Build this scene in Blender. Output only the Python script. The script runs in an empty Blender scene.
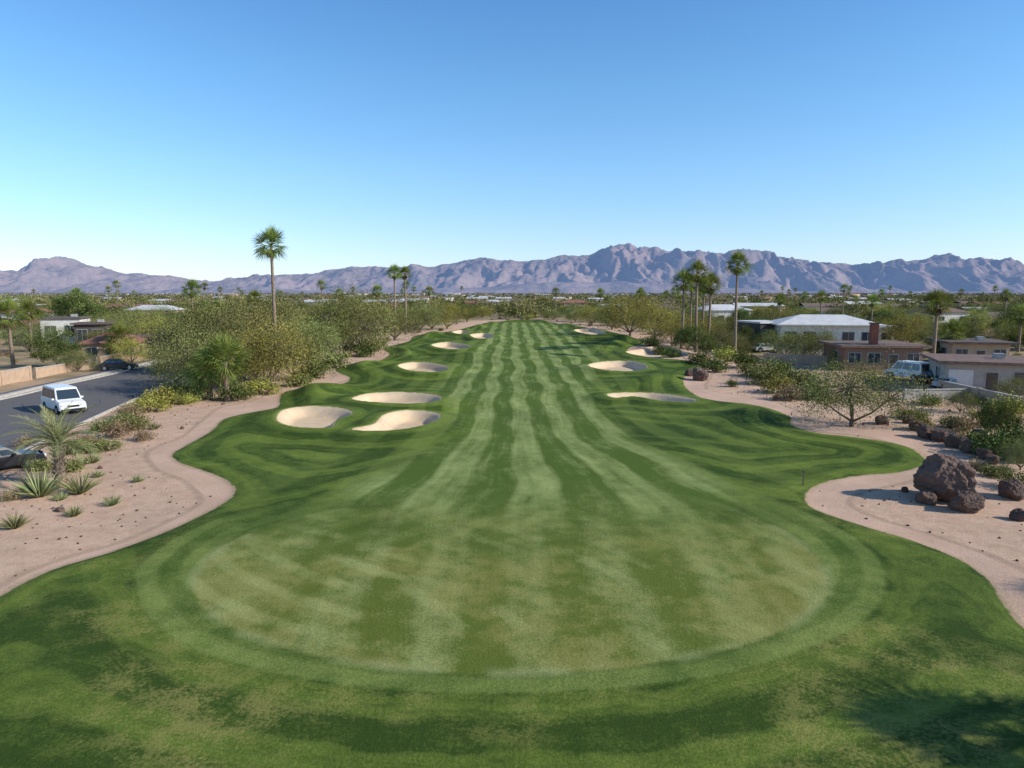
import bpy, math, random, bmesh
import numpy as np
from mathutils import Vector, noise as mn, Matrix
random.seed(7); RNG=np.random.default_rng(7)
scene=bpy.context.scene
scene.view_settings.view_transform='Standard'
scene.view_settings.look='None'
scene.view_settings.exposure=0
# ------------------------------------------------------------ camera
CH=10.0; TILT=math.radians(7.5); F=700.0
cam=bpy.data.cameras.new('camera'); camo=bpy.data.objects.new('camera',cam)
scene.collection.objects.link(camo); scene.camera=camo
camo.location=(0,0,CH); camo.rotation_euler=(math.pi/2-TILT,0,0)
cam.sensor_width=36; cam.lens=F/1024*36; cam.clip_end=40000; cam.clip_start=0.1
ct,st=math.cos(TILT),math.sin(TILT)
def G(px,py):
    """survey helper: ground position (plan metres) of a feature measured on the photograph"""
    a=px-512; b=384-py
    d=(a, F*ct+b*st, -F*st+b*ct)
    k=CH/(-d[2]); return (d[0]*k,d[1]*k)
def depth(y): return y*ct+CH*st
def msize(n,y): return n*depth(y)/F
# ------------------------------------------------------------ node helpers
class NT:
    def __init__(s,name):
        s.m=bpy.data.materials.new(name); s.m.use_nodes=True
        s.t=s.m.node_tree; s.t.nodes.clear()
        s.out=s.t.nodes.new('ShaderNodeOutputMaterial')
    def new(s,t,**k):
        n=s.t.nodes.new(t)
        for a,b in k.items(): setattr(n,a,b)
        return n
    def set(s,sock,v):
        if isinstance(v,bpy.types.NodeSocket): s.t.links.new(v,sock)
        else:
            if isinstance(v,(tuple,list)) and len(v)==3 and sock.type=='RGBA': v=(*v,1)
            sock.default_value=v
    def M(s,op,a,b=0.0,c=0.0,clamp=False):
        n=s.new('ShaderNodeMath',operation=op,use_clamp=clamp)
        s.set(n.inputs[0],a); s.set(n.inputs[1],b); s.set(n.inputs[2],c); return n.outputs[0]
    def wsum(s,base,*pairs,clamp=True):
        out=base
        for v,w in pairs: out=s.M('MULTIPLY_ADD',v,w,out)
        return s.M('ADD',out,0.0,clamp=clamp)
    def ss(s,x,lo,hi,a=0.0,b=1.0):
        n=s.new('ShaderNodeMapRange',interpolation_type='SMOOTHSTEP')
        s.set(n.inputs['Value'],x); n.inputs['From Min'].default_value=lo; n.inputs['From Max'].default_value=hi
        n.inputs['To Min'].default_value=a; n.inputs['To Max'].default_value=b; return n.outputs[0]
    def lin(s,x,lo,hi,a=0.0,b=1.0):
        n=s.new('ShaderNodeMapRange')
        s.set(n.inputs['Value'],x); n.inputs['From Min'].default_value=lo; n.inputs['From Max'].default_value=hi
        n.inputs['To Min'].default_value=a; n.inputs['To Max'].default_value=b; return n.outputs[0]
    def mix(s,f,a,b,mode='MIX'):
        n=s.new('ShaderNodeMix',data_type='RGBA',blend_type=mode)
        s.set(n.inputs[0],f); s.set(n.inputs[6],a); s.set(n.inputs[7],b); return n.outputs[2]
    def attr(s,nm):
        n=s.new('ShaderNodeAttribute',attribute_name=nm); return n.outputs['Fac']
    def noise(s,vec,scale,detail=4,rough=0.55,dist=0.0):
        n=s.new('ShaderNodeTexNoise'); s.set(n.inputs['Vector'],vec)
        n.inputs['Scale'].default_value=scale; n.inputs['Detail'].default_value=detail
        n.inputs['Roughness'].default_value=rough; n.inputs['Distortion'].default_value=dist
        return n.outputs[0]
    def pos(s): return s.new('ShaderNodeNewGeometry').outputs['Position']
    def obj(s): return s.new('ShaderNodeTexCoord').outputs['Object']
    def comb(s,x,y,z=0.0):
        n=s.new('ShaderNodeCombineXYZ'); s.set(n.inputs[0],x); s.set(n.inputs[1],y); s.set(n.inputs[2],z); return n.outputs[0]
    def bump(s,h,strength,dist):
        n=s.new('ShaderNodeBump'); s.set(n.inputs['Height'],h)
        n.inputs['Strength'].default_value=strength; n.inputs['Distance'].default_value=dist; return n.outputs[0]
    def pbr(s,col,rough=0.8,bump=None,metal=0.0,spec=0.3):
        n=s.new('ShaderNodeBsdfPrincipled'); s.set(n.inputs['Base Color'],col)
        s.set(n.inputs['Roughness'],rough); n.inputs['Metallic'].default_value=metal
        n.inputs['Specular IOR Level'].default_value=spec
        if bump is not None: s.t.links.new(bump,n.inputs['Normal'])
        s.t.links.new(n.outputs[0],s.out.inputs[0]); return s.m
def simple(name,c1,c2=None,scale=3.0,rough=0.8,bump=0.3,spec=0.3,metal=0):
    t=NT(name); p=t.obj(); c2=c2 or tuple(x*0.75 for x in c1)
    n=t.noise(p,scale,5,0.6); 
    return t.pbr(t.mix(t.ss(n,0.35,0.65),c1,c2),rough,t.bump(n,bump,0.02),metal,spec)
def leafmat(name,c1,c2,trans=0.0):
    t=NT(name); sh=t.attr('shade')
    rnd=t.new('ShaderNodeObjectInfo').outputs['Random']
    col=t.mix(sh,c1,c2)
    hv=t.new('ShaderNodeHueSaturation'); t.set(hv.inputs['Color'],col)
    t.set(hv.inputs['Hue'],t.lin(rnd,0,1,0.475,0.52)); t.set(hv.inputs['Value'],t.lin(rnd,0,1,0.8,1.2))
    d=t.new('ShaderNodeBsdfDiffuse'); t.set(d.inputs[0],hv.outputs[0])
    if trans>0:
        tr=t.new('ShaderNodeBsdfTranslucent'); t.set(tr.inputs[0],hv.outputs[0])
        mx=t.new('ShaderNodeMixShader'); mx.inputs[0].default_value=trans
        t.t.links.new(d.outputs[0],mx.inputs[1]); t.t.links.new(tr.outputs[0],mx.inputs[2])
        t.t.links.new(mx.outputs[0],t.out.inputs[0])
    else: t.t.links.new(d.outputs[0],t.out.inputs[0])
    return t.m
# ------------------------------------------------------------ curves / sdf
def smooth_closed(pts,n=6,closed=True):
    P=np.array(pts,float); N=len(P); out=[]
    for i in range(N if closed else N-1):
        if closed: p0,p1,p2,p3=P[i-1],P[i],P[(i+1)%N],P[(i+2)%N]
        else: p0,p1,p2,p3=P[max(i-1,0)],P[i],P[i+1],P[min(i+2,N-1)]
        for k in range(n):
            t=k/n
            out.append(0.5*((2*p1)+(-p0+p2)*t+(2*p0-5*p1+4*p2-p3)*t*t+(-p0+3*p1-3*p2+p3)*t**3))
    if not closed: out.append(P[-1])
    return np.array(out)
def outline(pix,n=6): return np.array([G(a,b) for a,b in smooth_closed(pix,n)])
def sdf(X,Y,poly):
    d2=np.full(X.shape,1e12); inside=np.zeros(X.shape,bool)
    A=poly; B=np.roll(poly,-1,axis=0)
    for (ax,ay),(bx,by) in zip(A,B):
        ex,ey=bx-ax,by-ay; wx,wy=X-ax,Y-ay
        t=np.clip((wx*ex+wy*ey)/(ex*ex+ey*ey+1e-12),0,1)
        d2=np.minimum(d2,(wx-ex*t)**2+(wy-ey*t)**2)
        c=((ay>Y)!=(by>Y))
        with np.errstate(divide='ignore',invalid='ignore'):
            inside^= c & (X<(bx-ax)*(Y-ay)/((by-ay) if by!=ay else 1e-12)+ax)
    d=np.sqrt(d2); return np.where(inside,d,-d)
grass_px=[(-130,700),(-60,635),(0,598),(50,572),(110,553),(170,531),(212,511),(235,494),(228,481),(203,471),(180,463),(173,455),(190,444),(213,431),(225,420),(250,413),(277,408),(280,400),(284,393),(310,388),(342,384),(350,378),(336,371),(348,365),(375,362),(390,355),(384,348),(408,342),(416,336),(450,332),(470,327),(490,322.5),(515,321.5),(545,322),(572,326),(605,331),(630,337),(644,343),(628,349),(632,356),(655,361),(692,362),(704,367),(690,373),(683,381),(690,392),(708,401),(740,404),(770,409),(790,418),(792,426),(815,433),(855,438),(900,445),(920,454),(925,464),(903,472),(862,475),(826,482),(808,491),(806,502),(820,512),(862,526),(912,541),(958,560),(988,582),(1004,606),(1030,636),(1120,720)]
grass=outline(grass_px,5)
grass=np.vstack([grass[:-5],[(34,8),(40,-50),(-45,-50),(-30,5)]])
bunk_px=[
[(277,424),(285,416),(310,413),(340,415),(353,420),(337,427),(331,434),(302,434),(282,430)],
[(353,404),(372,398),(408,397),(438,401),(439,406),(415,409),(380,409),(358,407)],
[(352,436),(374,431),(385,421),(410,416),(435,418),(440,424),(425,432),(400,437),(370,438)],
[(398,369),(420,366),(448,371),(440,375),(410,374)],
[(432,347),(450,345),(471,349),(455,352),(437,350)],
[(470,337),(485,335),(495,339),(480,341)],
[(588,369),(605,365),(630,365),(648,371),(635,375),(605,374)],
[(608,399),(640,397),(665,399),(695,405),(688,409),(660,407),(636,402),(615,403)],
[(626,355),(640,352),(665,349),(690,358),(660,361),(640,359)],
[(574,332),(592,330),(606,335),(590,337)],
[(452,334),(462,332),(470,334),(460,336)]]
bunkers=[outline(b,5) for b in bunk_px]
green=outline([(192,590),(212,556),(268,528),(350,509),(430,492),(520,484),(610,484),(690,498),(755,520),(802,546),(827,575),(820,606),(780,635),(700,659),(600,673),(500,678),(400,672),(300,655),(225,627)])
fringe=outline([(134,590),(150,558),(210,524),(300,500),(380,478),(450,462),(560,458),(650,465),(720,484),(790,508),(855,540),(886,575),(872,618),(810,652),(710,680),(600,694),(480,698),(370,692),(260,674),(170,640)])
fairway=outline([(496,325),(482,340),(470,358),(452,376),(446,395),(462,415),(452,440),(405,466),(350,492),(420,520),(560,530),(700,520),(720,485),(672,462),(640,445),(612,420),(588,398),(590,380),(602,362),(580,342),(556,325)])
path=outline([(-60,640),(0,590),(60,562),(130,540),(190,512),(205,498),(185,480),(160,470),(150,452),(185,436),(206,420),(225,406),(262,398),(275,388),(310,381),(338,375),(325,368),(340,362),(370,355),(378,347),(400,338),(420,334),(422,338),(392,350),(390,356),(350,366),(352,378),(300,392),(284,410),(226,424),(190,446),(175,456),(232,482),(240,496),(170,534),(0,602)],3)
rpath=outline([(1060,660),(1004,600),(960,560),(860,528),(815,512),(806,500),(810,488),(840,476),(905,471),(925,462),(920,450),(860,436),(795,428),(780,412),(700,402),(682,388),(688,376),(712,372),(705,390),(760,398),(812,416),(880,428),(955,440),(968,462),(900,482),(850,495),(860,512),(960,545),(1060,600)],3)
roadL=[(-140,428),(0,400),(60,386),(110,375),(150,365),(178,357),(196,349)]
roadR=[(-140,545),(0,463),(60,433),(105,412),(148,393),(178,376),(208,356)]
RL=np.array([G(a,b) for a,b in smooth_closed(roadL,6,False)]); RR=np.array([G(a,b) for a,b in smooth_closed(roadR,6,False)])
roadpoly=np.vstack([RL,RR[::-1]])
def sst(x,a,b):
    t=np.clip((x-a)/(b-a),0,1); return t*t*(3-2*t)
def wav(X,Y):
    return (np.sin(X*0.21+1.3+0.6*np.sin(Y*0.13))*np.cos(Y*0.17+0.5*np.sin(X*0.11))+0.5*np.sin(X*0.43+Y*0.31+2)+0.4*np.sin(Y*0.4-X*0.27))/1.9
def fields(X,Y):
    f={}
    dg=sdf(X,Y,grass); f['dg']=np.clip(dg,-30,30)
    db=np.full(X.shape,-20.0)
    for b in bunkers:
        lo=b.min(0)-15; hi=b.max(0)+15
        m=(X>lo[0])&(X<hi[0])&(Y>lo[1])&(Y<hi[1])
        if m.any(): db[m]=np.maximum(db[m],sdf(X[m],Y[m],b))
    f['db']=db
    def near(poly,pad=12,default=-12.0):
        r=np.full(X.shape,default); lo=poly.min(0)-pad; hi=poly.max(0)+pad
        m=(X>lo[0])&(X<hi[0])&(Y>lo[1])&(Y<hi[1])
        if m.any(): r[m]=np.maximum(sdf(X[m],Y[m],poly),default)
        return r
    f['dn']=near(green); f['df']=near(fringe); f['dw']=near(fairway)
    f['dp']=np.maximum(near(path),near(rpath)); f['dr']=near(roadpoly,20)
    a=f['dg']; b=np.where(f['df']>-11.5,np.maximum(-f['df'],0),30.0); c=np.where(-db<12,-db+0.0,30.0)
    k=0.9
    f['cont']=-np.log(np.exp(-np.clip(a,-8,30)*k)+np.exp(-b*k)+np.exp(-np.clip(c,-6,30)*k))/k
    nb=sst(-db,0,6)
    h=0.85*wav(X,Y)*sst(Y,34,62)*sst(dg,0,6)*(1-0.6*sst(Y,150,260))*(0.4+0.6*sst(-f['dw'],-2,3))*(0.15+0.85*nb)
    h+=0.75*np.exp(-((dg-3.0)/1.8)**2)*sst(Y,38,60)*(0.5+0.5*np.sin(X*0.24+Y*0.27))*nb
    h+=0.12*wav(X*1.7,Y*1.7)*(1-sst(dg,-1,1))*sst(-f['dr'],0.5,3)
    h+=0.10*sst(dg,-0.2,0.5)
    h+=0.45*np.exp(-((np.minimum(db,0))/(2.0))**2)*(Y<400)
    h-=(0.82)*sst(db,-0.1,1.1)
    h-=0.12*sst(f['dr'],-1.0,0.0)
    f['h']=np.where((np.abs(X)<150)&(Y<420),h,0)
    return f
def gh(x,y):
    return float(fields(np.array([float(x)]),np.array([float(y)]))['h'][0])
# ------------------------------------------------------------ ground
def axis(seg):
    out=[seg[0][0]]
    for s,e,step,k in seg:
        v=out[-1]
        while v<e:
            v+=max(step,abs(v)*k); out.append(v)
    return np.array(out)
ys=axis([(-400,-20,30,0),(-20,8,2,0),(8,28,0.2,0),(28,300,0.2,0.007),(300,14000,1,0.03)])
xp=axis([(0,30,0.25,0),(30,150,0.25,0.012),(150,14000,1,0.06)])
xs=np.concatenate([-xp[:0:-1],xp])
X,Y=np.meshgrid(xs,ys); nx,ny=len(xs),len(ys)
Xf,Yf=X.ravel(),Y.ravel()
sub=(np.abs(Xf)<170)&(Yf<440)
fl=fields(Xf[sub],Yf[sub])
defaults=dict(dg=-30,db=-20,dn=-12,df=-12,dw=-12,dp=-12,dr=-12,cont=-8,h=0)
full={}
for k,v in fl.items():
    a=np.full(Xf.shape,float(defaults[k])); a[sub]=v; full[k]=a
def quadmesh(name,V,Q,mats,mi=None,attrs={},smooth=False):
    me=bpy.data.meshes.new(name); V=np.asarray(V,np.float32); Q=np.asarray(Q,np.int32)
    me.vertices.add(len(V)); me.vertices.foreach_set('co',V.ravel())
    me.loops.add(Q.size); me.loops.foreach_set('vertex_index',Q.ravel())
    me.polygons.add(len(Q)); me.polygons.foreach_set('loop_start',np.arange(0,Q.size,4,dtype=np.int32))
    for m in mats: me.materials.append(m)
    if mi is not None: me.polygons.foreach_set('material_index',np.asarray(mi,np.int32))
    if smooth: me.polygons.foreach_set('use_smooth',np.ones(len(Q),bool))
    for k,v in attrs.items():
        a=me.attributes.new(k,'FLOAT','POINT'); a.data.foreach_set('value',np.asarray(v,np.float32))
    me.update(calc_edges=True); return me
def addobj(name,me,loc=(0,0,0),rot=0,scale=(1,1,1),parent=None):
    o=bpy.data.objects.new(name,me); scene.collection.objects.link(o)
    o.location=loc; o.rotation_euler=(0,0,rot); o.scale=scale if not isinstance(scale,(int,float)) else (scale,)*3
    if parent: o.parent=parent
    return o
def gridq(nx,ny):
    i=np.arange(nx*ny).reshape(ny,nx)
    return np.stack([i[:-1,:-1],i[:-1,1:],i[1:,1:],i[1:,:-1]],-1).reshape(-1,4)
t=NT('ground_turf_and_desert'); p=t.pos()
sep=t.new('ShaderNodeSeparateXYZ'); t.set(sep.inputs[0],p); px_,py_=sep.outputs[0],sep.outputs[1]
nF=t.noise(p,9,4,0.75); nV=t.noise(p,34,2,0.8); nM=t.noise(p,1.1,4,0.65); nB=t.noise(p,0.16,3,0.6); nS=t.noise(p,0.45,2,0.5)
cF=t.M('SUBTRACT',nF,0.5); cM=t.M('SUBTRACT',nM,0.5); cB=t.M('SUBTRACT',nB,0.5); cS=t.M('SUBTRACT',nS,0.5)
edge=t.M('MULTIPLY',cM,0.35)
dg=t.M('ADD',t.attr('dg'),edge)
mg=t.ss(dg,-0.07,0.07)
g=t.ss(py_,28,58,0.55,1.0)
wob=t.M('MULTIPLY',t.M('SUBTRACT',t.noise(p,0.06,2,0.5),0.5),2.4)
xx=t.M('ADD',t.M('MULTIPLY',px_,g),wob)
cK=t.M('SUBTRACT',t.noise(t.comb(t.M('MULTIPLY',xx,1.5),t.M('MULTIPLY',py_,0.09)),1.0,3,0.6),0.5)
cK2=t.M('SUBTRACT',t.noise(t.comb(t.M('MULTIPLY',xx,5.0),t.M('MULTIPLY',py_,0.25)),1.0,2,0.6),0.5)
cw=t.M('ADD',t.attr('cont'),t.M('MULTIPLY',cS,1.1))
cs=t.M('MULTIPLY',t.ss(t.M('SINE',t.M('MULTIPLY',cw,2*math.pi/2.3)),-0.55,0.55),t.ss(t.attr('cont'),9,4,0.25,1))
cC=t.M('SUBTRACT',t.noise(t.comb(t.M('MULTIPLY',cw,1.7),t.M('MULTIPLY',nS,1.5)),1.0,3,0.65),0.5)
rf=t.wsum(-0.05,(cs,0.40),(t.ss(nB,0.35,0.68),0.34),(cF,1.1),(cC,1.3),(cM,0.9))
rough=t.mix(rf,(0.044,0.080,0.010),(0.215,0.285,0.044))
dry=t.M('MULTIPLY',t.ss(nB,0.44,0.62),t.ss(t.M('MULTIPLY_ADD',cF,1.0,nM),0.42,0.62))
rough=t.mix(t.M('MULTIPLY',t.M('MULTIPLY',dry,t.ss(py_,38,20)),0.6),rough,(0.34,0.29,0.09))
sA=t.ss(t.M('SINE',t.M('MULTIPLY',xx,2*math.pi/2.9)),-0.4,0.4)
sB=t.ss(t.M('SINE',t.M('MULTIPLY',t.M('MULTIPLY_ADD',py_,0.62,xx),2*math.pi/5.3)),-0.5,0.5)
sC=t.ss(t.M('SINE',t.M('MULTIPLY',t.M('MULTIPLY_ADD',py_,-0.45,xx),2*math.pi/4.1)),-0.4,0.6)
sf=t.wsum(-0.12,(sA,0.56),(sB,0.16),(sC,0.14),(cK,1.5),(cK2,0.6),(cM,0.9),(cF,0.8))
fair=t.mix(sf,(0.100,0.155,0.020),(0.39,0.45,0.15))
rough=t.mix(t.M('MULTIPLY',t.M('MULTIPLY',sA,0.32),t.ss(t.attr('dw'),-10,0)),rough,(0.28,0.355,0.075))
sG=t.ss(t.M('SINE',t.M('MULTIPLY',xx,2*math.pi/1.75)),-0.6,0.6)
def arcs(cx,cy,per):
    dx=t.M('SUBTRACT',px_,cx); dy=t.M('SUBTRACT',py_,cy)
    r_=t.M('SQRT',t.M('ADD',t.M('MULTIPLY',dx,dx),t.M('MULTIPLY',dy,dy)))
    r_=t.M('MULTIPLY_ADD',cS,0.6,r_)
    return t.ss(t.M('SINE',t.M('MULTIPLY',r_,2*math.pi/per)),-0.1,0.9), r_
a1,r1=arcs(2.0,36.0,1.5); a2,r2=arcs(-16.0,12.0,1.6)
m1_=t.M('MULTIPLY',t.ss(px_,0,-6),t.ss(nB,0.35,0.6)); m2_=t.ss(t.noise(p,0.23,2,0.5),0.45,0.6)
gf=t.wsum(0.02,(sG,0.30),(t.M('MULTIPLY',a1,m1_),0.44),(t.M('MULTIPLY',a2,m2_),0.30),(cK,1.2),(cB,0.9),(cM,1.1),(cF,1.2))
grn=t.mix(gf,(0.145,0.185,0.028),(0.46,0.49,0.18))
grn=t.mix(t.M('MULTIPLY',t.ss(t.M('MULTIPLY_ADD',cM,0.5,nB),0.42,0.62),0.45),grn,(0.38,0.32,0.09))
dwn=t.M('MULTIPLY_ADD',cS,1.5,t.attr('dw')); dfn=t.M('MULTIPLY_ADD',edge,0.6,t.attr('df')); dnn=t.M('MULTIPLY_ADD',edge,0.5,t.attr('dn'))
turf=t.mix(t.ss(dwn,-1.2,1.2),rough,fair)
arc2=t.ss(t.M('SINE',t.M('MULTIPLY',t.M('MULTIPLY_ADD',cS,0.5,dfn),2*math.pi/1.5)),-0.6,0.6)
ff_=t.wsum(0.15,(arc2,0.38),(cF,1.1),(cB,1.6),(cC,1.1),(cM,0.7))
frg=t.mix(ff_,(0.080,0.135,0.016),(0.32,0.385,0.10))
topmix=t.ss(py_,26,35,1,0)
turf=t.mix(t.M('MULTIPLY',t.ss(dfn,-0.15,0.15),t.M('MULTIPLY',topmix,0.8)),turf,frg)
turf=t.mix(t.M('MULTIPLY',t.ss(dnn,-0.12,0.12),t.ss(py_,34,22,0.05,1)),turf,grn)
ring=t.M('MULTIPLY',t.ss(dnn,-0.3,-0.05),t.ss(dnn,0.45,0.1))
turf=t.mix(t.M('MULTIPLY',t.M('MULTIPLY',ring,t.M('MULTIPLY',topmix,0.35)),t.ss(nS,0.35,0.6)),turf,(0.44,0.47,0.20))
turf=t.mix(t.M('MULTIPLY',t.ss(nV,0.40,0.60),0.52),turf,t.mix(0.62,turf,(0.02,0.04,0.006)))
gv=t.new('ShaderNodeTexVoronoi'); t.set(gv.inputs['Vector'],p); gv.inputs['Scale'].default_value=7
des=t.mix(t.ss(nM,0.3,0.7),(0.70,0.475,0.33),(0.57,0.37,0.25))
des=t.mix(t.M('MULTIPLY',t.ss(nF,0.5,0.72),0.5),des,(0.40,0.245,0.16))
des=t.mix(t.M('MULTIPLY',t.ss(gv.outputs[0],0.17,0.08),0.45),des,(0.16,0.11,0.08))
far=t.ss(t.attr('dg'),-6,-22)
town=t.mix(t.ss(nB,0.35,0.65),(0.42,0.30,0.19),(0.24,0.20,0.10))
des=t.mix(t.M('MULTIPLY',far,t.ss(py_,40,90)),des,town)
pth=t.mix(t.ss(nS,0.3,0.7),(0.68,0.455,0.325),(0.60,0.395,0.275))
pth=t.mix(t.M('MULTIPLY',t.ss(nF,0.45,0.7),0.28),pth,(0.45,0.28,0.20))
dpn=t.M('ADD',t.attr('dp'),edge)
des=t.mix(t.ss(dpn,-0.15,0.15),des,pth)
des=t.mix(t.M('MULTIPLY',t.M('MULTIPLY',t.ss(dpn,-0.5,-0.2),t.ss(dpn,0.1,-0.1)),0.4),des,(0.30,0.20,0.14))
des=t.mix(t.ss(py_,300,4500,0,0.8),des,(0.24,0.26,0.31))  # aerial haze painted into the ground colour, bluer with distance
des=t.mix(t.M('MULTIPLY',t.ss(t.M('MULTIPLY_ADD',cF,0.8,dg),-0.35,-0.05),0.35),des,(0.24,0.21,0.08))
col=t.mix(mg,des,turf)
db=t.M('MULTIPLY_ADD',edge,0.5,t.attr('db'))
lip=t.M('MULTIPLY',t.ss(db,-0.5,-0.12),mg)
col=t.mix(t.M('MULTIPLY',lip,0.4),col,(0.28,0.34,0.08))
snd=t.mix(t.ss(nM,0.3,0.7),(0.78,0.59,0.385),(0.68,0.50,0.32))
snd=t.mix(t.M('MULTIPLY',t.ss(nF,0.5,0.7),0.25),snd,(0.54,0.385,0.25))
col=t.mix(t.ss(db,-0.06,0.06),col,snd)
bh=t.wsum(0.0,(nF,0.6),(nV,0.4),(nM,0.6),clamp=False)
t.pbr(col,0.9,t.bump(bh,0.8,0.09),0,0.12)
gmat=t.m
V=np.stack([Xf,Yf,full['h']],-1)
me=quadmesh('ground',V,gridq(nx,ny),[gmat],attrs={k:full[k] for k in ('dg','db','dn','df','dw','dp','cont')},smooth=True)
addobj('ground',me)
# ------------------------------------------------------------ road + kerbs
t=NT('asphalt'); p=t.pos(); n=t.noise(p,0.5,5,0.6); n2=t.noise(p,25,3,0.7)
cr=t.new('ShaderNodeTexVoronoi',feature='DISTANCE_TO_EDGE'); t.set(cr.inputs['Vector'],p); cr.inputs['Scale'].default_value=0.35
ac=t.mix(t.ss(n,0.3,0.7),(0.145,0.130,0.120),t.mix(n2,(0.09,0.083,0.08),(0.19,0.17,0.158)))
ac=t.mix(t.M('MULTIPLY',t.ss(cr.outputs[0],0.02,0.005),0.5),ac,(0.03,0.03,0.03))
asph=t.pbr(ac,0.85,t.bump(n2,0.3,0.01))
conc=simple('concrete',(0.46,0.42,0.37),(0.36,0.33,0.29),2.0,0.85)
K=10
rows=[]
for k in range(K+1):
    rows.append(np.concatenate([RL*(1-k/K)+RR*(k/K),np.full((len(RL),1),-0.02)],1))
Vr=np.vstack(rows); addobj('road',quadmesh('road',Vr,gridq(len(RL),K+1),[asph],smooth=False))
def strip(name,line,off0,off1,z0,z1,mat):
    L=np.array(line); T=np.gradient(L,axis=0); T/=np.linalg.norm(T,axis=1)[:,None]; Nn=np.stack([-T[:,1],T[:,0]],1)
    a=L+Nn*off0; b=L+Nn*off1
    rows=[np.c_[a,np.full(len(L),z0)],np.c_[a,np.full(len(L),z1)],np.c_[b,np.full(len(L),z1)],np.c_[b,np.full(len(L),z0)]]
    return addobj(name,quadmesh(name,np.vstack(rows),gridq(len(L),4),[mat]))
strip('kerb',RL,0.0,0.25,-0.3,0.12,conc); strip('kerb',RR,0.0,-0.25,-0.3,0.12,conc)
strip('pavement',RL,0.9,2.3,-0.3,0.13,conc)
# ------------------------------------------------------------ mountains
prof_px=[(-700,272),(-500,262),(-350,270),(-200,264),(-100,274),(0,272),(30,269),(60,262),(80,259),(100,266),(130,272),(160,274),(190,277),(220,280),(250,277),(290,272),(330,270),(355,268),(380,266),(400,268),(430,264),(460,258),(482,257),(500,262),(530,259),(560,256),(582,254),(600,248),(625,244),(650,249),(680,252),(700,255),(730,251),(750,253),(780,258),(800,262),(830,262),(850,260),(880,262),(900,259),(930,257),(960,260),(985,256),(1010,262),(1040,264),(1150,256),(1300,266),(1500,258),(1800,270)]
ppx=np.array([a for a,b in prof_px],float); ppy=np.array([292-b for a,b in prof_px],float)
def mountains(name,yc,depthm,x0,x1,nx,ny,scale,seed,mat,pf,relief=1.0):
    xs=np.linspace(x0,x1,nx); ys=np.linspace(yc-depthm,yc+depthm*0.6,ny)
    X,Y=np.meshgrid(xs,ys)
    P=pf(xs*F/yc)*yc/F*scale
    env=np.where(ys<yc,1-(yc-ys)/depthm,1-(ys-yc)/(depthm*0.6)); env=np.clip(env,0,1)
    Z=np.zeros_like(X)
    for j in range(ny):
        e=env[j]; y=ys[j]
        for i in range(nx):
            x=xs[i]
            wx=x+90*mn.noise(Vector((x/420,y/420,seed))); wy=y+140*mn.noise(Vector((x/500,y/500,seed+5)))
            r=mn.ridged_multi_fractal(Vector((wx/350,wy/740,seed)),0.86,2.1,7,1.0,2.0)
            r=min(r,2.1)
            z=P[i]*(e*(0.83+0.105*r)+relief*1.05*(r-1.05)*e**0.75*(1-e)**0.8)
            Z[j,i]=z-8*(1-e)
    return addobj(name,quadmesh(name,np.stack([X.ravel(),Y.ravel(),Z.ravel()],-1),gridq(nx,ny),[mat],smooth=False))
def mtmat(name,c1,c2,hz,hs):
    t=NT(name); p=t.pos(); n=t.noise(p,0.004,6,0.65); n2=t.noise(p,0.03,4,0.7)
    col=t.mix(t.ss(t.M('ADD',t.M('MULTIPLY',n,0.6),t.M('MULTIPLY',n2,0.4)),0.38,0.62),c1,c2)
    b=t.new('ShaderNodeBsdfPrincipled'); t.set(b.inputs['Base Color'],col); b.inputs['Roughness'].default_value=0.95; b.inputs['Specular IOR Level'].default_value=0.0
    b.inputs['Emission Color'].default_value=(*hz,1); b.inputs['Emission Strength'].default_value=hs  # bluish emission stands in for aerial haze; the rock itself gives no light
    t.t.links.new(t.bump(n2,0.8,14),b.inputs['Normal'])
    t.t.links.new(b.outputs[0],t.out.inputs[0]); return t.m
m1=mtmat('mountain_rock_painted_haze',(0.235,0.165,0.140),(0.135,0.105,0.095),(0.100,0.168,0.325),0.84)
m2=mtmat('far_rock_painted_haze',(0.16,0.13,0.14),(0.12,0.10,0.12),(0.20,0.33,0.55),1.0)
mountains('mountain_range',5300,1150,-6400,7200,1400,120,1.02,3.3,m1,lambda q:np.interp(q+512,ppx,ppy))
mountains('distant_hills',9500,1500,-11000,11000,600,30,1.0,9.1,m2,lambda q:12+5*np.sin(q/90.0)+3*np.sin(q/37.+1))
mountains('foothills',4000,500,-5200,5600,700,36,1.0,5.1,m1,lambda q:np.clip(5+5*np.sin(q/130.0+1)+2*np.sin(q/57.),1.0,20))
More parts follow.
